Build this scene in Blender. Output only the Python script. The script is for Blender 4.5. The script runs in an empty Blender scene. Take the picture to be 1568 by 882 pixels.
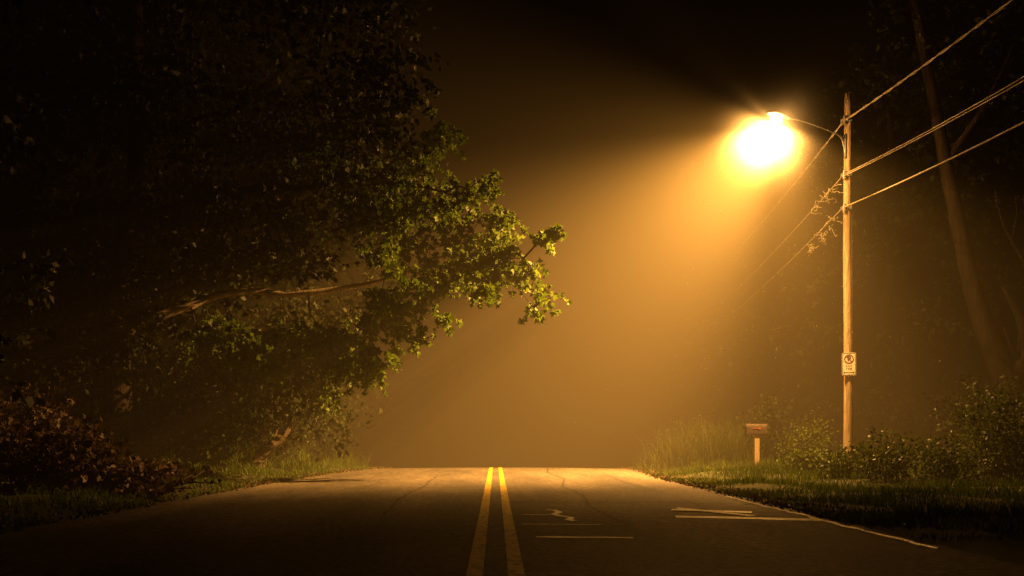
import bpy, math, random
import numpy as np
from mathutils import Vector
random.seed(7); rng=np.random.default_rng(7)
sc=bpy.context.scene
sc.view_settings.view_transform='Standard'
try: sc.view_settings.look='None'
except: pass
sc.view_settings.exposure=0

# ---------------------------------------------------------------- helpers
def link(o,parent=None):
    sc.collection.objects.link(o)
    if parent: o.parent=parent
    return o
def empty(name,loc=(0,0,0)):
    e=bpy.data.objects.new(name,None); e.location=loc; e.empty_display_size=.2
    return link(e)
def mesh_obj(name,V,F,mat=None,parent=None,smooth=False):
    me=bpy.data.meshes.new(name)
    me.from_pydata([tuple(v) for v in V],[],[tuple(f) for f in F]); me.update()
    if smooth: me.polygons.foreach_set('use_smooth',[True]*len(me.polygons))
    if mat: me.materials.append(mat)
    return link(bpy.data.objects.new(name,me),parent)
def mesh_np(name,V,nper,mat=None,parent=None):
    """V: (n,nper,3) separate polygons"""
    n=V.shape[0]; me=bpy.data.meshes.new(name)
    me.vertices.add(n*nper); me.vertices.foreach_set('co',V.reshape(-1).astype(np.float32))
    me.loops.add(n*nper); me.loops.foreach_set('vertex_index',np.arange(n*nper,dtype=np.int32))
    me.polygons.add(n); me.polygons.foreach_set('loop_start',(np.arange(n)*nper).astype(np.int32))
    me.update(calc_edges=True); me.validate()
    if mat: me.materials.append(mat)
    return link(bpy.data.objects.new(name,me),parent)
def tube(V,F,pts,rad,n=8,wob=0.0,cap=True):
    pts=[Vector(p) for p in pts]; base=len(V); up=Vector((.13,.31,.94))
    for i,p in enumerate(pts):
        d=(pts[min(i+1,len(pts)-1)]-pts[max(i-1,0)]).normalized()
        a=d.cross(up)
        if a.length<.1: a=d.cross(Vector((1,0.1,0)))
        a.normalize(); b=d.cross(a)
        for k in range(n):
            t=2*math.pi*k/n; r=rad[i]*(1+wob*random.uniform(-1,1))
            V.append(p+a*math.cos(t)*r+b*math.sin(t)*r)
    for i in range(len(pts)-1):
        for k in range(n):
            k2=(k+1)%n
            F.append((base+i*n+k,base+i*n+k2,base+(i+1)*n+k2,base+(i+1)*n+k))
    if cap:
        F.append(tuple(base+k for k in range(n))[::-1])
        F.append(tuple(base+(len(pts)-1)*n+k for k in range(n)))
def smooth_path(pts,m=5):
    P=[Vector(p) for p in pts]; out=[]
    for i in range(len(P)-1):
        p0=P[max(i-1,0)];p1=P[i];p2=P[i+1];p3=P[min(i+2,len(P)-1)]
        for k in range(m):
            t=k/m
            out.append(.5*((2*p1)+(p2-p0)*t+(2*p0-5*p1+4*p2-p3)*t*t+(3*p1-p0-3*p2+p3)*t**3))
    out.append(P[-1]); return out
def lerp_list(a,n):
    return list(np.interp(np.linspace(0,1,n),np.linspace(0,1,len(a)),a))
def box(V,F,c,s):
    b=len(V)
    for z in(-1,1):
        for y in(-1,1):
            for x in(-1,1): V.append(Vector((c[0]+x*s[0]/2,c[1]+y*s[1]/2,c[2]+z*s[2]/2)))
    for f in((0,2,3,1),(4,5,7,6),(0,1,5,4),(2,6,7,3),(0,4,6,2),(1,3,7,5)): F.append(tuple(b+i for i in f))

# ---------------------------------------------------------------- materials
def newmat(name):
    m=bpy.data.materials.new(name); m.use_nodes=True
    nt=m.node_tree; return m,nt,nt.nodes['Principled BSDF'],nt.nodes['Material Output']
def noisy(name,c1,c2,scale=5,rough=.8,bump=.3,bscale=40,bdist=.02,stretch=(1,1,1),metal=0,detail=6,spec=.3):
    m,nt,b,o=newmat(name); N=nt.nodes; L=nt.links
    tc=N.new('ShaderNodeTexCoord'); mp=N.new('ShaderNodeMapping'); mp.inputs['Scale'].default_value=stretch
    L.new(tc.outputs['Object'],mp.inputs[0])
    n=N.new('ShaderNodeTexNoise'); n.inputs['Scale'].default_value=scale; n.inputs['Detail'].default_value=detail
    L.new(mp.outputs[0],n.inputs['Vector'])
    r=N.new('ShaderNodeValToRGB'); r.color_ramp.elements[0].position=.32; r.color_ramp.elements[1].position=.68
    r.color_ramp.elements[0].color=(*c1,1); r.color_ramp.elements[1].color=(*c2,1)
    L.new(n.outputs[0],r.inputs[0]); L.new(r.outputs[0],b.inputs['Base Color'])
    n2=N.new('ShaderNodeTexNoise'); n2.inputs['Scale'].default_value=bscale; n2.inputs['Detail'].default_value=4
    L.new(mp.outputs[0],n2.inputs['Vector'])
    bp=N.new('ShaderNodeBump'); bp.inputs['Strength'].default_value=bump; bp.inputs['Distance'].default_value=bdist
    L.new(n2.outputs[0],bp.inputs['Height']); L.new(bp.outputs[0],b.inputs['Normal'])
    b.inputs['Roughness'].default_value=rough; b.inputs['Metallic'].default_value=metal
    b.inputs['Specular IOR Level'].default_value=spec
    return m
def leafmat(name,ca,cb,trans=.4,rough=.5):
    m,nt,b,o=newmat(name); N=nt.nodes; L=nt.links
    g=N.new('ShaderNodeNewGeometry'); r=N.new('ShaderNodeValToRGB')
    r.color_ramp.elements[0].color=(*ca,1); r.color_ramp.elements[1].color=(*cb,1)
    L.new(g.outputs['Random Per Island'],r.inputs[0]); L.new(r.outputs[0],b.inputs['Base Color'])
    b.inputs['Roughness'].default_value=rough; b.inputs['Specular IOR Level'].default_value=.15
    t=N.new('ShaderNodeBsdfTranslucent'); L.new(r.outputs[0],t.inputs[0])
    mx=N.new('ShaderNodeMixShader'); mx.inputs[0].default_value=trans
    L.new(b.outputs[0],mx.inputs[1]); L.new(t.outputs[0],mx.inputs[2]); L.new(mx.outputs[0],o.inputs[0])
    return m

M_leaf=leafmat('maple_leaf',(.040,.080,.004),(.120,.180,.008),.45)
M_leafd=leafmat('shaded_leaf',(.010,.015,.003),(.024,.031,.005),.2)  # shade is put into this leaf colour, for foliage meant to stay dark
M_shrub=leafmat('shrub_leaf',(.034,.058,.006),(.085,.112,.012),.3)
M_brown=leafmat('dry_leaf',(.045,.03,.018),(.11,.07,.037),.2)
M_grass=leafmat('grass_blade',(.038,.068,.006),(.088,.125,.011),.35)
M_weed=leafmat('weed_blade',(.030,.046,.007),(.060,.074,.012),.3)
M_bark=noisy('bark',(.014,.011,.008),(.045,.032,.022),6,.9,.9,30,.03,(1,1,.25))
M_dbark=noisy('shaded_bark',(.010,.008,.006),(.026,.019,.013),6,.95,.9,30,.03,(1,1,.25),spec=.1)  # bark darkened to keep trunks looking unlit: shade put into the colour
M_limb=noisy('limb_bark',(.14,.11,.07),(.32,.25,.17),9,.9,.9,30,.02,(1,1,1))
M_pole=noisy('pole_wood',(.18,.13,.08),(.44,.34,.23),7,.8,.9,20,.03,(2.5,2.5,.25))
M_post=noisy('post_wood',(.30,.23,.15),(.45,.36,.24),7,.8,.4,40,.01,(3,3,.5))
M_soil=noisy('verge_ground',(.025,.033,.010),(.055,.055,.022),1.3,.95,.6,25,.05)
M_wire=noisy('wire',(.34,.31,.26),(.5,.45,.38),9,.4,.2,60,.005)
M_metal=noisy('galvanised_metal',(.28,.28,.28),(.42,.42,.42),8,.45,.1,60,.003,metal=.6)
M_mail=noisy('mailbox_metal',(.035,.03,.026),(.07,.056,.046),9,.75,.1,60,.003,spec=.15)
M_red=noisy('flag_red',(.30,.06,.04),(.36,.08,.05),9,.6,.05,60,.003)
M_signw=noisy('sign_face',(.45,.45,.41),(.68,.68,.64),7,.5,.05,60,.002)
M_signd=noisy('sign_ink',(.02,.02,.02),(.04,.03,.03),10,.5,.05,60,.002)
M_signr=noisy('sign_red',(.10,.012,.012),(.14,.02,.02),10,.5,.05,60,.002)
M_crack=noisy('crack_fill',(.018,.016,.014),(.034,.030,.027),20,.8,.3,60,.005)

def asphalt():
    m,nt,b,o=newmat('asphalt'); N=nt.nodes; L=nt.links
    g=N.new('ShaderNodeNewGeometry')
    n1=N.new('ShaderNodeTexNoise'); n1.inputs['Scale'].default_value=.45; n1.inputs['Detail'].default_value=6
    mp=N.new('ShaderNodeMapping'); mp.inputs['Scale'].default_value=(2.0,.35,1)
    L.new(g.outputs['Position'],mp.inputs[0]); L.new(mp.outputs[0],n1.inputs['Vector'])
    r1=N.new('ShaderNodeValToRGB'); r1.color_ramp.elements[0].position=.35; r1.color_ramp.elements[1].position=.65
    r1.color_ramp.elements[0].color=(.056,.050,.041,1); r1.color_ramp.elements[1].color=(.115,.098,.076,1)
    L.new(n1.outputs[0],r1.inputs[0])
    n2=N.new('ShaderNodeTexNoise'); n2.inputs['Scale'].default_value=16; n2.inputs['Detail'].default_value=6
    L.new(g.outputs['Position'],n2.inputs['Vector'])
    r2=N.new('ShaderNodeMapRange'); r2.inputs[1].default_value=.35; r2.inputs[2].default_value=.7; r2.inputs[3].default_value=.3; r2.inputs[4].default_value=2.1
    L.new(n2.outputs[0],r2.inputs[0])
    mu=N.new('ShaderNodeVectorMath'); mu.operation='MULTIPLY'
    L.new(r1.outputs[0],mu.inputs[0]); L.new(r2.outputs[0],mu.inputs[1]); L.new(mu.outputs[0],b.inputs['Base Color'])
    bp=N.new('ShaderNodeBump'); bp.inputs['Strength'].default_value=.9; bp.inputs['Distance'].default_value=.02
    L.new(n2.outputs[0],bp.inputs['Height']); L.new(bp.outputs[0],b.inputs['Normal'])
    b.inputs['Roughness'].default_value=.7; b.inputs['Specular IOR Level'].default_value=.22
    return m
M_asph=asphalt()
def paint(name,col,wear=.42,dark=(.07,.06,.045),rough=.55,spec=.5):
    m,nt,b,o=newmat(name); N=nt.nodes; L=nt.links
    g=N.new('ShaderNodeNewGeometry'); n=N.new('ShaderNodeTexNoise'); n.inputs['Scale'].default_value=14; n.inputs['Detail'].default_value=7
    L.new(g.outputs['Position'],n.inputs['Vector'])
    r=N.new('ShaderNodeValToRGB'); r.color_ramp.elements[0].position=wear-.07; r.color_ramp.elements[1].position=wear+.04
    r.color_ramp.elements[0].color=(*dark,1); r.color_ramp.elements[1].color=(*col,1)
    L.new(n.outputs[0],r.inputs[0]); L.new(r.outputs[0],b.inputs['Base Color'])
    b.inputs['Roughness'].default_value=rough; b.inputs['Specular IOR Level'].default_value=spec
    return m
M_yel=paint('yellow_paint',(.62,.42,.012),.45); M_wht=paint('white_paint',(.82,.80,.77),.40,rough=.28,spec=.9)

# ---------------------------------------------------------------- terrain
def zc(y):
    y=np.asarray(y,float)
    s=np.where(y<31,0,np.where(y<37,-.055*(y-31)**2/12,-.055*3-.055*(y-37)))
    return np.maximum(s,-4.5)
eLy=[-20,0,15,22,28,34,60,400]; eLx=[-5.4,-5.3,-5.2,-5.0,-4.6,-3.85,-3.8,-3.8]
eRy=[-20,0,16,24,34,60,400]; eRx=[4.2,4.2,4.15,4.05,4.5,4.2,4.2]
def eL(y): return np.interp(y,eLy,eLx)
def eR(y): return np.interp(y,eRy,eRx)
def sm(t): t=np.clip(t,0,1); return t*t*(3-2*t)
def gz(x,y):
    x=np.asarray(x,float); y=np.asarray(y,float)
    l=eL(y)-x; r=x-eR(y)
    nb=.05*np.sin(x*1.7+y*.9)+.04*np.sin(x*.6-y*1.3)+.03*np.sin(x*3.1+y*2.3)
    bank=sm(l/4.5)*(.12+.30*sm((y-16)/14))+sm(r/5)*(.05+.22*sm((y-18)/10))
    out=np.maximum(l,r)
    return zc(y)+np.where(out>0,bank+nb*sm(out/1.5)+.0,-.05)-.012*(out>-.2)
xs=np.concatenate([np.linspace(-500,-40,12),np.linspace(-36,-14,12),np.linspace(-13,13,131),np.linspace(15,36,11),np.linspace(40,500,12)])
ys=np.concatenate([np.linspace(-60,-2,12),np.linspace(0,60,161),np.linspace(62,120,20),np.linspace(140,900,14)])
X,Y=np.meshgrid(xs,ys); Z=gz(X,Y); nx=len(xs)
V=np.stack([X,Y,Z],-1).reshape(-1,3)
F=[(j*nx+i,j*nx+i+1,(j+1)*nx+i+1,(j+1)*nx+i) for j in range(len(ys)-1) for i in range(nx-1)]
ground=mesh_obj('ground',V,F,M_soil,smooth=True)

ys=np.concatenate([np.linspace(-20,0,10),np.linspace(.3,50,250),np.linspace(52,300,60)])
V=[];F=[];nn=25
for j,y in enumerate(ys):
    a=eL(y)+.05*math.sin(y*3.1)+.04*math.sin(y*7.7)+random.uniform(-.03,.03); b=eR(y)+.05*math.sin(y*2.3+1)+.03*math.sin(y*8.9)+random.uniform(-.03,.03)
    for i in range(nn):
        x=a+(b-a)*i/(nn-1)
        V.append((x,y,float(zc(y))+.015+.03*(1-(2*i/(nn-1)-1)**2)))
for j in range(len(ys)-1):
    for i in range(nn-1): F.append((j*nn+i,j*nn+i+1,(j+1)*nn+i+1,(j+1)*nn+i))
road=mesh_obj('road',V,F,M_asph,smooth=True)
def rz(x,y):
    a=float(eL(y)); b=float(eR(y)); u=2*(x-a)/(b-a)-1
    return float(zc(y))+.015+.03*(1-min(1,u*u))
def ribbon(name,pts,w,mat,off=.006,jit=0,var=.3,dome=0):
    V=[];F=[];P=[Vector((p[0],p[1])) for p in pts]; Q=[]
    for i in range(len(P)-1):
        m=max(1,int((P[i+1]-P[i]).length/.2))
        for k in range(m): Q.append(P[i].lerp(P[i+1],k/m))
    Q.append(P[-1]); K=5 if dome else 2
    for i,p in enumerate(Q):
        d=(Q[min(i+1,len(Q)-1)]-Q[max(i-1,0)]).normalized(); n=Vector((-d.y,d.x))
        jj=random.uniform(-jit,jit); ww=w*(1+random.uniform(-var,var)*(jit>0))
        for k in range(K):
            s=1-2*k/(K-1)
            q=p+n*(s*ww/2+jj); V.append((q.x,q.y,rz(q.x,q.y)+off+dome*(1-s*s)))
    F=[(K*i+k,K*i+k+1,K*(i+1)+k+1,K*(i+1)+k) for i in range(len(Q)-1) for k in range(K-1)]
    return mesh_obj(name,V,F,mat,road,dome>0)
ribbon('yellow_line_1',[(-.15,0),(-.15,90)],.12,M_yel)
ribbon('yellow_line_2',[(.15,0),(.15,90)],.12,M_yel)
ribbon('crack_1',[(1.75,33),(1.45,28),(1.65,24),(1.35,20),(1.5,17),(1.35,14.5),(1.5,11)],.03,M_crack,.004,.025)
ribbon('crack_2',[(-1.5,25),(-1.45,20),(-1.55,16),(-1.4,12)],.025,M_crack,.004,.03)
ribbon('crack_3',[(.2,15.3),(1.2,15.1),(2.4,15.4),(3.9,15.0)],.05,M_crack,.004,.03)
ribbon('crack_4',[(3.0,28),(2.9,22),(3.1,17),(2.9,13)],.02,M_crack,.004,.03)
ribbon('crack_5',[(-5,19.6),(-3,19.4),(-1,19.7),(0,19.5)],.03,M_crack,.004,.03)
# white thermoplastic survey / utility marks (slightly domed)
D=.012
ribbon('white_mark_1',[(2.25,12.45),(3.0,12.35),(3.95,12.15)],.26,M_wht,.006,.02,dome=D)
ribbon('white_mark_2',[(2.55,13.9),(2.95,13.2),(3.3,12.6)],.15,M_wht,.010,.01,dome=D)
ribbon('white_mark_3',[(2.4,13.55),(3.4,13.2)],.18,M_wht,.014,.01,dome=D)
ribbon('white_mark_4',[(.4,9.85),(1.35,9.8)],.12,M_wht,.005,.02,dome=.002)
ribbon('white_mark_5',[(.3,11.3),(1.2,11.25)],.05,M_wht,.005,.01,dome=.001)
ribbon('white_mark_6',[(.70,13.5),(.80,13.4),(.84,13.1),(.74,12.8),(.80,12.5),(.92,12.2),(.86,11.9),(.95,11.7)],.09,M_wht,.006,.01,dome=D*.7)
ribbon('white_mark_7',[(.35,12.6),(.7,12.6)],.07,M_wht,.010,.01,dome=.003)
ribbon('edge_line',[(3.95,17),(3.93,15),(4.0,13),(3.96,11.5),(4.0,9.0)],.055,M_wht,.006,.03,.7,dome=D)

# ---------------------------------------------------------------- foliage kernels
LEAF8=np.array([(0,0),(.12,-.34),(.45,-.52),(.5,-.2),(1,0),(.5,.2),(.45,.52),(.12,.34)])
LEAF4=np.array([(0,0),(.45,-.3),(1,0),(.45,.3)])
def leaves(C,size,shape=LEAF4,droop=.6,curl=.25,out=None):
    n=len(C); U=rng.normal(size=(n,3)); 
    if out is not None: U+=out
    U[:,2]-=droop; U/=np.linalg.norm(U,axis=1,keepdims=True)
    R=rng.normal(size=(n,3)); R[:,2]*=.5; W=np.cross(U,R); W/=np.linalg.norm(W,axis=1,keepdims=True)
    Nn=np.cross(U,W); s=(size*rng.uniform(.6,1.25,n))[:,None,None]
    P=shape[None,:,0,None]*U[:,None,:]+shape[None,:,1,None]*W[:,None,:]+(curl*(np.abs(shape[None,:,1,None])-.4*shape[None,:,0,None]**2))*Nn[:,None,:]
    return C[:,None,:]+P*s
def sprays(clumps,ntw,nlf,tw_len,bias=(0,0,0),V=None,F=None,twr=.008):
    out=[]
    for (x,y,z,r) in clumps:
        c=Vector((x,y,z)); k=max(3,int(ntw*random.uniform(.7,1.2)))
        for i in range(k):
            d=Vector((random.gauss(0,1)+bias[0],random.gauss(0,1)+bias[1],random.gauss(0,.55)+bias[2])).normalized()
            s=c+Vector((random.gauss(0,.4)*r,random.gauss(0,.4)*r,random.gauss(0,.3)*r))
            Ln=tw_len*r*random.uniform(.6,1.3); pts=[]
            for j in range(5):
                t=j/4; pts.append(s+d*Ln*t+Vector((0,0,-.35*Ln*t*t)))
            if V is not None: tube(V,F,pts,[twr*(1-.6*j/4) for j in range(5)],3,cap=False)
            for j in range(nlf):
                t=random.random()**.8*4; a=int(min(t,3)); p=pts[a].lerp(pts[a+1],t-a)
                out.append(p+Vector((random.gauss(0,.06),random.gauss(0,.06),random.gauss(0,.05)))*max(r,.5))
    return np.array([tuple(p) for p in out])
def connect(V,F,nodes,clumps,root,rbase=.07):
    cl=sorted(clumps,key=lambda c:(Vector(c[:3])-root).length)
    for c in cl:
        p=Vector(c[:3])
        best=min(nodes,key=lambda n:(n[0]-p).length+.35*(n[0]-root).length)
        a,ra=best; L=(p-a).length
        mid=a.lerp(p,.5)+Vector((random.gauss(0,.08),random.gauss(0,.08),random.gauss(.03,.08)))*L
        r1=max(.010,min(ra*.75,rbase)*.9); r2=max(.007,r1*.6)
        pts=smooth_path([a,mid,p],4); tube(V,F,pts,lerp_list([r1,r2],len(pts)),5,.1,cap=False)
        nodes.append((mid,(r1+r2)/2)); nodes.append((p,r2))

# ---------------------------------------------------------------- overhanging maple
def jit(lst,n,s,yr=(-1.3,2.4)):
    o=[]
    for (x,y,z,r) in lst:
        for i in range(n):
            o.append((x+random.gauss(0,s),y+random.uniform(*yr),z+random.gauss(0,s*.8),r*random.uniform(.7,1.1)))
    return o
core=[(1.40,24.6,6.15,.20),(1.1,25,6.0,.22),(.85,24.6,5.2,.36),(1.05,24.8,4.7,.38),(.9,24.4,4.25,.32),(.3,24.6,5.2,.42),(.0,25,5.9,.42),
(.15,25.2,6.7,.38),(-.6,25,7.2,.42),(-.3,24.5,4.85,.36),(-1.1,24.6,5.1,.42),(-1.1,25,6.4,.52),(-1.8,24.6,5.9,.5),(-1.8,24,4.8,.45),
(-1.5,25.6,7.6,.48),(-2.0,25,7.1,.5),(-2.6,24.6,6.5,.55),(-3.3,24.2,6.6,.55),(-2.6,24,5.5,.5),(-2.3,24.3,4.1,.45),(-2.0,24.5,3.6,.33),
(-3.1,24,3.7,.45),(-3.6,24.2,2.95,.4),(-3.1,24.3,2.8,.33),(-3.9,23.6,3.5,.45),(-2.8,24.2,4.5,.36),(-5.9,22.5,3.3,.5),(-5.6,22.4,2.8,.4),
(-4.6,23,3.6,.4),(-6.6,22,3.3,.5),(-2.0,26,8.6,.5),(-1.6,26,9.0,.4),(-2.8,25.5,8.0,.6),(-3.4,25,8.6,.6),(-4.3,24.6,7.6,.7),
(-.2,26.2,5.6,.42),(-.9,26.4,5.9,.5),(-4.4,27.5,3.2,.5),(-4.9,27.8,2.4,.45),(-4.2,27.8,4.0,.5),(-5.4,27.5,3.4,.5),(-5.2,24.5,6.4,.6)]
maple=empty('maple_tree',(-9.6,25,0)); MO=np.array([-9.6,25,0]); MV=Vector((-9.6,25,0))
Vb=[];Fb=[];Vl=[];Fl=[]
tr=smooth_path([(-9.6,25,-.2),(-9.5,25,2.2),(-9.6,25.1,4.5),(-9.1,25.3,8),(-9.2,25.4,12),(-8.7,25.5,15)],5)
tube(Vb,Fb,tr,lerp_list([.46,.35,.32,.26,.18,.08],len(tr)),12,.06)
nodes=[(Vector(p),.2) for p in tr[6:]]
limb=smooth_path([(-9.5,25.1,3.6),(-8.9,25.4,4.0),(-7.9,25.8,4.45),(-7.2,26.0,4.75),(-6.25,26.2,4.88),(-5.6,26.2,4.80),(-4.7,26.2,4.86),(-3.9,26.2,4.98),(-3.1,26.0,5.1),(-1.8,25.6,5.4),(-.3,25,5.5),(.7,24.8,5.5)],4)
tube(Vl,Fl,limb,lerp_list([.16,.12,.11,.10,.09,.09,.08,.07,.05,.03,.02,.012],len(limb)),8,.14)
nodes+=[(Vector(p),.045) for p in limb[8::3]]
limb2=smooth_path([(-9.2,25.2,6.5),(-6.5,25,7.2),(-4.2,25,7.3),(-2.2,25.1,7.4),(-.6,25.1,7.0)],4)
tube(Vb,Fb,limb2,lerp_list([.15,.1,.07,.04,.015],len(limb2)),7,.1); nodes+=[(Vector(p),.05) for p in limb2[5::3]]
def clear_of_limb(c):     # the low limb is bare along its middle: no clumps just before or around it
    x=c[0]/c[1]*26; z=(c[2]-1)/c[1]*26+1
    return not(-8.2<x<-3.3 and abs(z-4.85)<.62 and c[1]<26.6)
clA=core+jit([c for c in core if c[0]<.6],2,.42)
clA=[c for c in clA if clear_of_limb(c)]
connect(Vb,Fb,nodes,clA,Vector((-8.9,25,5)))
C=sprays(clA,12,16,1.3,(.5,-.2,-.35),Vb,Fb)
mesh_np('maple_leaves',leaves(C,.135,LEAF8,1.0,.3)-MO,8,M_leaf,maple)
clB=[]
while len(clB)<330:
    x=random.uniform(-15,-2.5);y=random.uniform(22,30);z=random.uniform(1.6,16)
    lim=-3.0-abs(z-8.5)*.28+(.9 if z>7 else 0)
    if z>11: lim+=1.6
    if x<lim and clear_of_limb((x,y,z)) and not(x>-8.5 and z<4.2 and y<25): clB.append((x,y,z,random.uniform(.8,1.2)))
connect(Vb,Fb,nodes,clB[:110],Vector((-8.9,25,6)))
C=sprays(clB,13,16,1.1,(.2,-.1,-.3))
xx=C[:,0]/C[:,1]*26; zz_=(C[:,2]-1)/C[:,1]*26+1
C=C[~((xx>-8)&(xx<-3.4)&(np.abs(zz_-4.9)<.28)&(C[:,1]<26.3))]
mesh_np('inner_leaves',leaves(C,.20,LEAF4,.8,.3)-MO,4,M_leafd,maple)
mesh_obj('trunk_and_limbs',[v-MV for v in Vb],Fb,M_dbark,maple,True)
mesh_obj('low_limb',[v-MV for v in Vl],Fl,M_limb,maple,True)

def deciduous(name,x,y,h,cr,zlo,mat,ncl=70,leaf=.3,seed=0,trunk_r=.3,lean=(0,0)):
    random.seed(seed); z0=float(gz(x,y)); e=empty(name,(x,y,z0)); V=[];F=[]
    t=smooth_path([(0,0,-.3),(random.gauss(0,.2)+lean[0]*.3,random.gauss(0,.2),h*.3),(lean[0]*.6+random.gauss(0,.3),lean[1]*.5,h*.6),(lean[0],lean[1],h*.95)],5)
    tube(V,F,t,lerp_list([trunk_r,trunk_r*.75,trunk_r*.5,trunk_r*.15],len(t)),9,.08)
    nd=[(Vector(p),trunk_r*.4) for p in t[4:]]; cl=[]
    while len(cl)<ncl:
        a=random.uniform(0,6.28); zz=random.uniform(zlo,h); u=(zz-zlo)/(h-zlo)
        rr=cr*math.sin(math.pi*min(1,.18+.8*u))**.6*random.random()**.45*(1+.25*math.sin(3*a+seed))
        cl.append((lean[0]*u+rr*math.cos(a),lean[1]*u+rr*math.sin(a),zz,random.uniform(.6,1.2)))
    connect(V,F,nd,cl,Vector((0,0,h*.5)),.06)
    mesh_obj('trunk_and_limbs',V,F,M_dbark,e,True)
    C=sprays(cl,9,12,1.2,(0,0,-.2)); mesh_np('leaves',leaves(C,leaf,LEAF4,.6,.3),4,mat,e)
    return e
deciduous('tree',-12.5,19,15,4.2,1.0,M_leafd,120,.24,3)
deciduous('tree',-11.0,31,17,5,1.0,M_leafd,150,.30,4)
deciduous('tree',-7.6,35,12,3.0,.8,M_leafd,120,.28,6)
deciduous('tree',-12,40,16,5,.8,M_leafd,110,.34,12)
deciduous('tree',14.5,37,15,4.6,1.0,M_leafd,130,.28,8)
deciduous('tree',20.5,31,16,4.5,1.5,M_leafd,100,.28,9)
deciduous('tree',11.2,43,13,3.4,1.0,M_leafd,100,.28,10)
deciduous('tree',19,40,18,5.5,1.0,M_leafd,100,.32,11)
random.seed(21)

cl=[]
for i in range(560):
    s=random.choice([-1,1]); y=random.uniform(50,105)
    x=s*random.uniform(7,42)
    if random.random()<.22: x=random.uniform(-30,30); y=random.uniform(105,125)
    cl.append((x,y,float(zc(y))+random.uniform(.3,16),random.uniform(1.2,2.2)))
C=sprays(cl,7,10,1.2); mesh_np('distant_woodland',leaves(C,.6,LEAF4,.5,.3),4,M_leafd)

# ---------------------------------------------------------------- leaning tree on the right
e=empty('leaning_tree',(16.2,30,0)); V=[];F=[]; o=Vector((16.2,30,0))
t=smooth_path([(16.5,30,-.2),(16.0,30,1.4),(15.35,30,2.9),(14.6,30,4.7),(14.1,30,6.7),(13.65,30,8.8),(13.2,30,11.2),(12.7,30,13.7),(12.3,30,16.5)],5)
tube(V,F,t,lerp_list([.48,.42,.36,.28,.24,.2,.17,.13,.08],len(t)),11,.08)
for pts,r in [([(15.5,29.9,2.6),(15.75,29.7,3.4),(15.65,29.6,4.4),(15.2,29.5,5.2),(15.0,29.5,5.5)],[.26,.2,.15,.08,.03]),
              ([(15.6,29.7,3.4),(15.3,29.5,3.7),(15.0,29.4,4.3)],[.09,.06,.02]),
              ([(15.7,29.6,4.2),(15.9,29.5,5.0),(15.8,29.4,5.7)],[.1,.06,.02]),
              ([(16.6,30.5,5.6),(15.9,30.1,6.5),(15.2,29.8,7.4),(14.9,29.7,8.4)],[.09,.07,.045,.015]),
              ([(15.5,29.9,7.0),(15.6,29.8,7.7),(15.5,29.7,8.2)],[.04,.025,.01]),
              ([(13.6,30,9.4),(14.6,29.6,11),(15.5,29.5,13)],[.11,.07,.03])]:
    p=smooth_path(pts,4); tube(V,F,p,lerp_list(r,len(p)),7,.1)
mesh_obj('trunk',[v-o for v in V],F,M_bark,e,True)
cl=[(random.uniform(12,17.5),random.uniform(28.5,32),random.uniform(11.5,17),random.uniform(.6,1)) for i in range(40)]
C=sprays(cl,9,12,1.2); mesh_np('leaves',leaves(C,.2,LEAF4,.8,.3)-np.array(o),4,M_leafd,e)

# ---------------------------------------------------------------- shrubs
def shrub(name,x,y,rx,ry,h,n,leaf,mat,nst=26,shape=LEAF4,seed=1,stem=.008):
    random.seed(seed); z0=float(gz(x,y)); e=empty(name,(x,y,z0)); V=[];F=[];C=[]
    for i in range(nst):
        a=random.uniform(0,6.28); q=random.random()**.5; bx,by=rx*.55*q*math.cos(a),ry*.55*q*math.sin(a)
        hh=h*random.uniform(.45,1.05)*(1-.35*q*q)
        tx,ty=bx*1.7+random.gauss(0,.12),by*1.7+random.gauss(0,.12)
        pts=smooth_path([(bx,by,-.05),((bx+tx)/2*.9,(by+ty)/2*.9,hh*.55),(tx,ty,hh)],5)
        tube(V,F,pts,lerp_list([stem,stem*.4],len(pts)),4,cap=False)
        per=max(4,int(n/nst))
        for k in range(per):
            t=.12+.88*random.random()**.7; f=t*(len(pts)-1); j=min(int(f),len(pts)-2)
            p=pts[j].lerp(pts[j+1],f-j); s=.10+.16*(1-t)
            C.append(tuple(p+Vector((random.gauss(0,s),random.gauss(0,s),random.gauss(0,s*.7)))))
    mesh_obj('stems',V,F,M_bark,e)
    mesh_np('leaves',leaves(np.array(C),leaf,shape,.1,.3),len(shape),mat,e); return e
shrub('shrub',10.9,20.6,1.5,1.0,2.25,5400,.095,M_shrub,70,seed=1)
shrub('shrub',9.2,20.3,.75,.7,1.05,1900,.085,M_shrub,34,seed=2)
shrub('shrub',8.25,20.9,.65,.6,1.15,1700,.085,M_shrub,30,seed=3)
shrub('shrub',7.6,21.8,.5,.6,.75,1100,.08,M_shrub,26,seed=4)
shrub('shrub',8.05,25.2,.9,.8,.55,1900,.10,M_shrub,40,LEAF8,seed=5)
shrub('shrub',9.0,28.5,.8,.6,1.4,1500,.09,M_shrub,34,seed=6)
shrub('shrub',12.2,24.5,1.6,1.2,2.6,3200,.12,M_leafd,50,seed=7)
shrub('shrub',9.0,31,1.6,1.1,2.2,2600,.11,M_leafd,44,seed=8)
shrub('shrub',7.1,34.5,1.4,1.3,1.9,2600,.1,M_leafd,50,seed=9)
shrub('shrub',-7.6,17.2,1.3,1.0,1.5,2200,.13,M_brown,50,LEAF8,seed=12,stem=.014)
shrub('shrub',-6.5,17.9,1.0,.8,.85,1000,.12,M_brown,26,LEAF8,seed=13,stem=.012)
shrub('shrub',-9.3,18.9,1.4,1.0,2.2,2300,.13,M_brown,50,LEAF8,seed=14,stem=.014)
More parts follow.
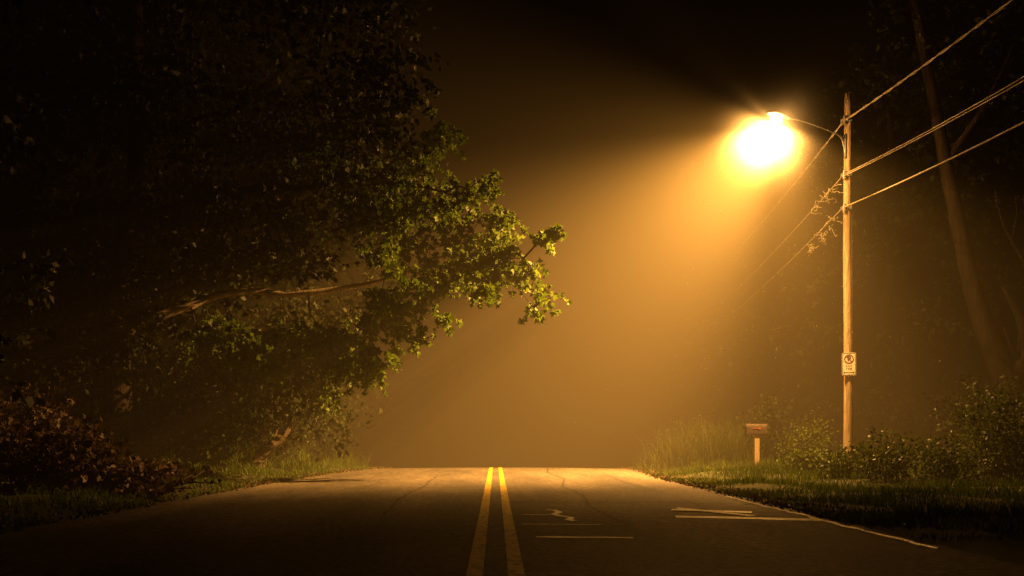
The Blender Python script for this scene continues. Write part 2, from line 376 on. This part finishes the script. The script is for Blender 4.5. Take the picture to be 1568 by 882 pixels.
shrub('shrub',-6.9,30.0,1.3,1.0,2.2,2200,.11,M_leafd,44,seed=15)
shrub('shrub',-8.3,27,1.6,1.2,2.6,2800,.13,M_leafd,50,seed=16)
shrub('shrub',-5.9,33,1.2,1.0,2.3,1900,.12,M_leafd,40,seed=17)
shrub('shrub',-9.2,22.5,1.6,1.2,1.8,2400,.12,M_leafd,50,seed=18)
random.seed(31)

# broken old stump leaning out of the brush on the left
e=empty('tree_stump',(-6.1,27.6,.3)); V=[];F=[]
for pts,r in [([(-.55,0,-.3),(-.45,0,.15),(-.12,-.05,.5),(.22,-.05,.78),(.42,0,1.15),(.46,0,1.3)],[.20,.18,.14,.11,.06,.012]),
              ([(.0,-.05,.62),(.0,-.1,.8),(.10,-.1,1.0)],[.07,.05,.01])]:
    p=smooth_path(pts,4); tube(V,F,p,lerp_list(r,len(p)),9,.22)
M_stump=noisy('stump_wood',(.03,.022,.014),(.11,.08,.05),9,.9,.9,30,.02,(1,1,1))
mesh_obj('wood',V,F,M_stump,e)
e=empty('fallen_branch',(-5.9,17,.05)); V=[];F=[];C=[]
for i in range(11):
    a=random.uniform(-.6,.9); L=random.uniform(.6,1.3); s=Vector((random.uniform(-.7,.3),random.uniform(-.6,.8),.05))
    p=smooth_path([s,s+Vector((math.cos(a)*L*.5,math.sin(a)*L*.5,random.uniform(.03,.2))),s+Vector((math.cos(a)*L,math.sin(a)*L,random.uniform(.0,.35)))],4)
    tube(V,F,p,lerp_list([.018,.006],len(p)),5,.1,cap=False)
    for k in range(14): C.append(tuple(random.choice(p)+Vector((random.gauss(0,.06),random.gauss(0,.06),random.gauss(0,.03)))))
mesh_obj('twigs',V,F,M_limb,e); mesh_np('leaves',leaves(np.array(C),.11,LEAF8,.2,.4),8,M_brown,e)

# ---------------------------------------------------------------- grass
def grass(n,xr,yr,side,h,w):
    y=rng.uniform(*yr,n); u=rng.random(n)**1.25*(xr[1]-xr[0])+xr[0]
    x=eL(y)-u if side<0 else eR(y)+u
    pat=np.sin(x*2.1+y*1.3)+np.sin(x*.8-y*2.2)+.6*np.sin(x*5+y*4)
    k=rng.random(n)<np.clip(.58+.30*pat,.10,1); x,y,u,pat=x[k],y[k],u[k],pat[k]
    n=len(x); z=gz(x,y)-.01
    B=np.stack([x,y,z],-1); a=rng.uniform(0,2*np.pi,n); S=np.stack([np.cos(a),np.sin(a),0*a],-1)*w*.5
    hh=h*rng.uniform(.35,1.3,n)*np.clip(.45+u*.35,.45,1.25)*(1+.3*pat)
    ln=rng.normal(0,.45,(n,2))*hh[:,None]
    M=B+np.stack([ln[:,0]*.35,ln[:,1]*.35,hh*.6],-1); T=B+np.stack([ln[:,0],ln[:,1],hh],-1)
    return np.stack([B-S,M-S*.8,T,M+S*.8,B+S],1)
G=np.concatenate([grass(80000,(-.08,7),(10,37),-1,.15,.016),grass(85000,(-.04,8),(10,37),1,.12,.016),
                  grass(9000,(1,6),(27,38),-1,.42,.02)])
mesh_np('grass',G,5,M_grass)
n=8000; x=rng.normal(6.8,1.1,n); y=rng.uniform(30.5,36,n); k=x>eR(y)+.25; x,y=x[k],y[k]; n=len(x)
B=np.stack([x,y,gz(x,y)],-1); a=rng.uniform(0,6.28,n); S=np.stack([np.cos(a),np.sin(a),0*a],-1)*.009
hh=rng.uniform(.25,1.25,n)**1.3*np.clip((x-eR(y))*.8,.3,1)*(1+.35*np.sin(x*4+y*3)); ln=rng.normal(0,.4,(n,2))*hh[:,None]
M=B+np.stack([ln[:,0]*.3,ln[:,1]*.3,hh*.62],-1); T=B+np.stack([ln[:,0],ln[:,1],hh],-1)
mesh_np('tall_weeds',np.stack([B-S,M-S*.8,T,M+S*.8,B+S],1),5,M_weed)
n=2600; y=rng.uniform(11,36,n); side=rng.random(n)<.5; u=np.abs(rng.normal(0,.5,n))-.15
x=np.where(side,eL(y)-u,eR(y)+u); z=np.maximum(gz(x,y),zc(y)+.02)+.015
mesh_np('leaf_litter',leaves(np.stack([x,y,z],-1),.055,LEAF8,-.0,.4),8,M_brown)

# ---------------------------------------------------------------- utility pole + wires
PX,PY=9.9,28.0; HP=10.7
pole=empty('utility_pole',(PX,PY,0)); V=[];F=[]
zz=np.linspace(-.3,HP,28)
tube(V,F,[(.02*math.sin(z*.7),.02*math.cos(z*.5),z) for z in zz],list(np.linspace(.128,.098,28)),18,.035)
mesh_obj('pole',V,F,M_pole,pole,True)
V=[];F=[]
for z in (9.93,8.4,7.47):
    tube(V,F,[(0,0,z-.05),(0,0,z+.05)],[.125,.125],16)
    box(V,F,(0,-.14,z),(.10,.1,.12)); box(V,F,(-.14,0,z),(.09,.10,.1))
    tube(V,F,[(-.14,-.14,z-.13),(-.14,-.14,z-.02),(-.14,-.14,z+.1)],[.045,.05,.035],9)
mesh_obj('clamps_and_insulators',V,F,M_metal,pole)
def wire(name,za,zn,zf,r,dx=0,twist=0,strands=1,mat=M_wire):
    V=[];F=[]
    for s in range(strands):
        for (y0,z0,y1,z1,sag) in ((28,za,-12,zn,.9),(28,za,70,zf,.9)):
            n=170 if twist else 40; pts=[]
            for i in range(n+1):
                t=i/n; y=y0+(y1-y0)*t; z=z0+(z1-z0)*t-4*sag*t*(1-t)
                ph=twist*y+s*math.pi*2/strands; a=r*1.3 if twist else 0
                pts.append((dx+a*math.cos(ph),y-PY,z+a*math.sin(ph)))
            tube(V,F,pts,[r]*len(pts),6,cap=False)
    return mesh_obj(name,V,F,mat,pole,True)
wire('wire_top',9.93,10.1,8.0,.013,-.10,4,2)
wire('wire_mid_1',8.43,8.2,6.3,.014,-.10,0,1)
wire('wire_mid_2',8.36,8.0,6.2,.014,-.16,0,1)
wire('wire_low',7.5,7.6,5.6,.020,-.12,0,1)
V=[];F=[];C=[]
for (cy,cz) in ((1.0,8.28),(1.9,8.12),(.9,7.35),(1.8,7.12),(2.8,6.95)):
    for i in range(7):
        c=Vector((-.12+random.gauss(0,.05),cy+random.gauss(0,.3),cz+random.gauss(0,.06))); pts=[c]
        for k in range(4): pts.append(pts[-1]+Vector((random.gauss(0,.08),random.gauss(0,.1),random.gauss(-.03,.07))))
        p=smooth_path(pts,3); tube(V,F,p,[.007]*len(p),4,cap=False)
        for k in range(2): C.append(tuple(random.choice(p)))
mesh_obj('cable_ties',V,F,M_wire,pole); mesh_np('vine_leaves',leaves(np.array(C),.09,LEAF4,.5,.3),4,M_shrub,pole)
V=[];F=[]; tube(V,F,[(.10,-.1,0),(.09,-.09,3),(.085,-.085,7.4)],[.018]*3,7); mesh_obj('conduit',V,F,M_bark,pole,True)

# ---------------------------------------------------------------- street lamp
LX,LY,LZ=7.48,26.3,9.42
lamp=empty('street_lamp',(LX,LY,LZ)); o=Vector((LX,LY,LZ)); V=[];F=[]
d=(Vector((PX,PY,0))-Vector((LX,LY,0))); d.z=0; d.normalize()
A=Vector((PX,PY,9.40))-o-d*.11
arm=smooth_path([A,A-d*.3+Vector((0,0,.07)),A-d*1.1+Vector((0,0,.14)),d*.9+Vector((0,0,.15)),d*.3+Vector((0,0,.12))],6)
tube(V,F,arm,[.020]*len(arm),9)
br=smooth_path([A+Vector((0,0,-.5)),A-d*.06+Vector((0,0,-.25)),A-d*.16+Vector((0,0,-.02)),A-d*.35+Vector((0,0,.07))],5)
tube(V,F,br,[.014]*len(br),7); box(V,F,A+Vector((0,0,-.2)),(.07,.07,.7))
mesh_obj('arm',V,F,M_metal,lamp,True)
V=[];F=[]; side=Vector((-d.y,d.x,0)); S=[(.42,.045,.04),(.3,.07,.06),(.12,.12,.10),(-.1,.17,.13),(-.28,.15,.10),(-.40,.09,.05),(-.44,.02,.01)]; K=14
for (t,w,h) in S:
    for k in range(K):
        a=2*math.pi*k/K; zz=math.sin(a)*h if math.sin(a)>0 else math.sin(a)*.03
        V.append(d*t+side*math.cos(a)*w+Vector((0,0,.12+zz)))
for i in range(len(S)-1):
    for k in range(K): F.append((i*K+k,i*K+(k+1)%K,(i+1)*K+(k+1)%K,(i+1)*K+k))
F.append(tuple(range(K))); F.append(tuple(range((len(S)-1)*K,len(S)*K))[::-1])
mesh_obj('housing',V,F,M_metal,lamp,True)
# luminous clear refractor bowl (glows and lets the lamp light through)
m=bpy.data.materials.new('lamp_glass'); m.use_nodes=True; nt=m.node_tree; nt.nodes.clear()
om=nt.nodes.new('ShaderNodeOutputMaterial'); em=nt.nodes.new('ShaderNodeEmission'); em.inputs[0].default_value=(1,.60,.25,1); em.inputs[1].default_value=7
tp=nt.nodes.new('ShaderNodeBsdfTransparent'); ad=nt.nodes.new('ShaderNodeAddShader')
nt.links.new(em.outputs[0],ad.inputs[0]); nt.links.new(tp.outputs[0],ad.inputs[1]); nt.links.new(ad.outputs[0],om.inputs[0])
try: m.cycles.emission_sampling='NONE'
except: pass
V=[];F=[];R=6
for i in range(R):
    ph=i/(R)*math.pi/2
    for k in range(K):
        a=2*math.pi*k/K; V.append(d*(math.cos(a)*.2*math.cos(ph)-.1)+side*math.sin(a)*.15*math.cos(ph)+Vector((0,0,.088-.29*math.sin(ph))))
V.append(d*-.1+Vector((0,0,-.202)))
for i in range(R-1):
    for k in range(K): F.append((i*K+k,i*K+(k+1)%K,(i+1)*K+(k+1)%K,(i+1)*K+k))
for k in range(K): F.append(((R-1)*K+k,(R-1)*K+(k+1)%K,len(V)-1))
mesh_obj('glass_bowl',V,F,m,lamp,True)
# ONE sodium lamp; its distribution is a sum of lobes aimed by hand to brighten chosen areas
l=bpy.data.lights.new('sodium_lamp','POINT'); l.energy=1000; l.color=(1.0,.44,.085); l.shadow_soft_size=.04
ob=bpy.data.objects.new('sodium_lamp',l); link(ob,lamp); ob.location=Vector((0,0,-.14))-d*.1
l.use_nodes=True; nt=l.node_tree; N=nt.nodes; em=[n for n in N if n.type=='EMISSION'][0]
tc=N.new('ShaderNodeTexCoord')
nrm=N.new('ShaderNodeVectorMath'); nrm.operation='NORMALIZE'; nt.links.new(tc.outputs['Normal'],nrm.inputs[0])
acc=None
for (pw_,ax,full,blend) in ((76000,(-1,.12,-1.06),88,1.0),(8500,(-.9,.40,-.80),150,1.0),(24000,(-.32,.12,-1),128,.95),(3000,(.22,.62,-.50),148,1.0),
                            (11000,(.36,-.54,-1),72,1.0),(11000,(-.45,1,-.60),110,1.0),(350,(-.2,1,.30),168,1.0)):
    a_=Vector(ax).normalized(); ch=math.cos(math.radians(full/2))
    dt=N.new('ShaderNodeVectorMath'); dt.operation='DOT_PRODUCT'; dt.inputs[1].default_value=a_; nt.links.new(nrm.outputs[0],dt.inputs[0])
    mr=N.new('ShaderNodeMapRange'); mr.interpolation_type='SMOOTHSTEP'
    mr.inputs[1].default_value=ch; mr.inputs[2].default_value=ch+(1-ch)*blend; mr.inputs[3].default_value=0; mr.inputs[4].default_value=pw_/1000
    nt.links.new(dt.outputs['Value'],mr.inputs[0])
    ad=N.new('ShaderNodeMath'); ad.operation='ADD'; nt.links.new(mr.outputs[0],ad.inputs[0])
    if acc is None: ad.inputs[1].default_value=.15
    else: nt.links.new(acc.outputs[0],ad.inputs[1])
    acc=ad
nt.links.new(acc.outputs[0],em.inputs['Strength'])

# ---------------------------------------------------------------- no parking sign
sg=empty('no_parking_sign',(PX-.02,PY-.16,3.08)); sg.rotation_euler=(0,0,math.radians(-14))
def rrect(w,h,r,y,n=5):
    P=[]
    for cx,cz,a0 in ((w/2-r,h/2-r,0),(-w/2+r,h/2-r,90),(-w/2+r,-h/2+r,180),(w/2-r,-h/2+r,270)):
        for k in range(n+1):
            a=math.radians(a0+90*k/n); P.append(Vector((cx+r*math.cos(a),y,cz+r*math.sin(a))))
    return P
a=rrect(.37,.64,.04,0); b_=rrect(.37,.64,.04,-.006); n=len(a)
mesh_obj('plate',a+b_,[tuple(range(n)),tuple(range(n,2*n))[::-1]]+[(i,i+n,(i+1)%n+n,(i+1)%n) for i in range(n)],M_signw,sg)
o1=rrect(.345,.615,.03,-.009); o2=rrect(.315,.585,.025,-.009)
mesh_obj('border',o1+o2,[(i,(i+1)%n,(i+1)%n+n,i+n) for i in range(n)],M_signd,sg)
V=[];F=[];K=32
for k in range(K):
    t=2*math.pi*k/K
    for r in(.130,.100): V.append((r*math.cos(t),-.010,.14+r*math.sin(t)))
F=[(2*k,2*k+1,(2*k+3)%(2*K),(2*k+2)%(2*K)) for k in range(K)]
q=Vector((.0707,0,-.0707)); w=Vector((.010,0,.010)); c=Vector((0,-.0125,.14)); i0=len(V)
V+=[c-q-w,c-q+w,c+q+w,c+q-w]; F.append((i0,i0+1,i0+2,i0+3))
mesh_obj('prohibition_ring',V,F,M_signr,sg)
def txt(s,size,x,z,mat=M_signd,off=.003):
    cu=bpy.data.curves.new('lettering','FONT'); cu.body=s; cu.size=size; cu.align_x='CENTER'; cu.align_y='CENTER'; cu.offset=off
    ob=bpy.data.objects.new('lettering',cu); link(ob,sg); ob.location=(x,-.0115,z); ob.rotation_euler=(math.radians(90),0,0); cu.materials.append(mat)
txt('P',.19,0,.145,off=.006); txt('ANY',.085,0,-.05,M_signr,0); txt('TIME',.085,0,-.13,M_signr,0)
V=[(-.12,-.0105,-.225),(.12,-.0105,-.225),(.12,-.0105,-.24),(-.12,-.0105,-.24),(-.15,-.0105,-.2325),(-.11,-.0105,-.205),(-.11,-.0105,-.26),(.15,-.0105,-.2325),(.11,-.0105,-.205),(.11,-.0105,-.26)]
mesh_obj('arrow',V,[(0,1,2,3),(4,5,6),(7,8,9)],M_signd,sg)
V=[];F=[]
for z in (.29,-.28): tube(V,F,[(0,-.006,z),(0,-.016,z)],[.011,.011],8)
mesh_obj('bolts',V,F,M_metal,sg)

# ---------------------------------------------------------------- mailbox
mx,my=7.55,28.8; mz=float(gz(mx,my)); mb=empty('mailbox',(mx,my,mz)); V=[];F=[]
box(V,F,(0,0,.42),(.14,.14,1.0)); box(V,F,(-.02,0,.90),(.34,.15,.03)); 
ob=mesh_obj('post',V,F,M_post,mb); bv=ob.modifiers.new('b','BEVEL'); bv.width=.008
V=[];F=[];K=12; prof=[(-.11,.0),(.11,.0)]+[(.11*math.cos(math.pi*k/K),.18+.11*math.sin(math.pi*k/K)) for k in range(K+1)]
n=len(prof)
for x in (-.30,.28):
    for (py,pz) in prof: V.append((x,py,.917+pz))
F=[tuple(range(n)),tuple(range(n,2*n))[::-1]]+[(i,(i+1)%n,(i+1)%n+n,i+n) for i in range(n)]
ob=mesh_obj('box',V,F,M_mail,mb); bv=ob.modifiers.new('b','BEVEL'); bv.width=.006
V=[];F=[]
for x in (-.315,-.30):
    for (py,pz) in prof: V.append((x,py*1.08,.912+pz*1.05))
F=[tuple(range(n)),tuple(range(n,2*n))[::-1]]+[(i,(i+1)%n,(i+1)%n+n,i+n) for i in range(n)]
mesh_obj('door',V,F,M_mail,mb)
V=[];F=[]; box(V,F,(-.03,-.119,1.08),(.20,.010,.025)); box(V,F,(.06,-.119,1.075),(.06,.012,.06)); mesh_obj('flag',V,F,M_red,mb)
V=[];F=[]; box(V,F,(-.325,0,1.16),(.015,.03,.04)); mesh_obj('latch',V,F,M_metal,mb)

# ---------------------------------------------------------------- fog
V=[];F=[]; box(V,F,(0,55,6),(110,130,32))
fm=bpy.data.materials.new('fog'); fm.use_nodes=True; nt=fm.node_tree; nt.nodes.clear()
om=nt.nodes.new('ShaderNodeOutputMaterial'); vs=nt.nodes.new('ShaderNodeVolumeScatter')
vs.inputs['Color'].default_value=(1,.90,.62,1); vs.inputs['Density'].default_value=.0068; vs.inputs['Anisotropy'].default_value=.1
nt.links.new(vs.outputs[0],om.inputs['Volume'])
try: fm.cycles.volume_sampling='EQUIANGULAR'; fm.cycles.homogeneous_volume=True
except Exception as ex: print(ex)
fog=mesh_obj('fog',V,F,fm)
# added ball of dense scatter imitating the lamp's glare, thinning outwards
RM=2.7
bpy.ops.mesh.primitive_uv_sphere_add(segments=32,ring_count=16,radius=RM,location=(LX-d.x*.1,LY-d.y*.1,LZ-.08))
ms=bpy.context.object; ms.name='lamp_glare_ball'
gm=bpy.data.materials.new('glare_volume'); gm.use_nodes=True; nt=gm.node_tree; nt.nodes.clear()
om=nt.nodes.new('ShaderNodeOutputMaterial'); vs=nt.nodes.new('ShaderNodeVolumeScatter')
vs.inputs['Color'].default_value=(1,.97,.9,1); vs.inputs['Anisotropy'].default_value=.1
tc=nt.nodes.new('ShaderNodeTexCoord'); ln_=nt.nodes.new('ShaderNodeVectorMath'); ln_.operation='LENGTH'
nt.links.new(tc.outputs['Object'],ln_.inputs[0])
m1=nt.nodes.new('ShaderNodeMapRange'); m1.inputs[1].default_value=0; m1.inputs[2].default_value=RM; m1.inputs[3].default_value=1; m1.inputs[4].default_value=0
nt.links.new(ln_.outputs['Value'],m1.inputs[0])
pw=nt.nodes.new('ShaderNodeMath'); pw.operation='POWER'; pw.inputs[1].default_value=5.5; nt.links.new(m1.outputs[0],pw.inputs[0])
ml=nt.nodes.new('ShaderNodeMath'); ml.operation='MULTIPLY'; ml.inputs[1].default_value=.75; nt.links.new(pw.outputs[0],ml.inputs[0])
nt.links.new(ml.outputs[0],vs.inputs['Density']); nt.links.new(vs.outputs[0],om.inputs['Volume'])
try: gm.cycles.volume_sampling='EQUIANGULAR'
except Exception as ex: print(ex)
ms.data.materials.append(gm)

# ---------------------------------------------------------------- night sky
w=bpy.data.worlds.new('World'); sc.world=w; w.use_nodes=True
bg=w.node_tree.nodes['Background']; bg.inputs[0].default_value=(.9,.6,.35,1); bg.inputs[1].default_value=.0001
try: w.cycles.sampling_method='NONE'
except Exception as ex: print(ex)

# ---------------------------------------------------------------- camera
cam=bpy.data.cameras.new('camera'); co=bpy.data.objects.new('camera',cam); link(co)
co.location=(0,0,1.03); co.rotation_euler=(math.radians(90),0,0)
cam.lens=35; cam.sensor_width=36; cam.shift_y=.146; cam.shift_x=.016; cam.clip_end=2000; cam.clip_start=.1
sc.camera=co
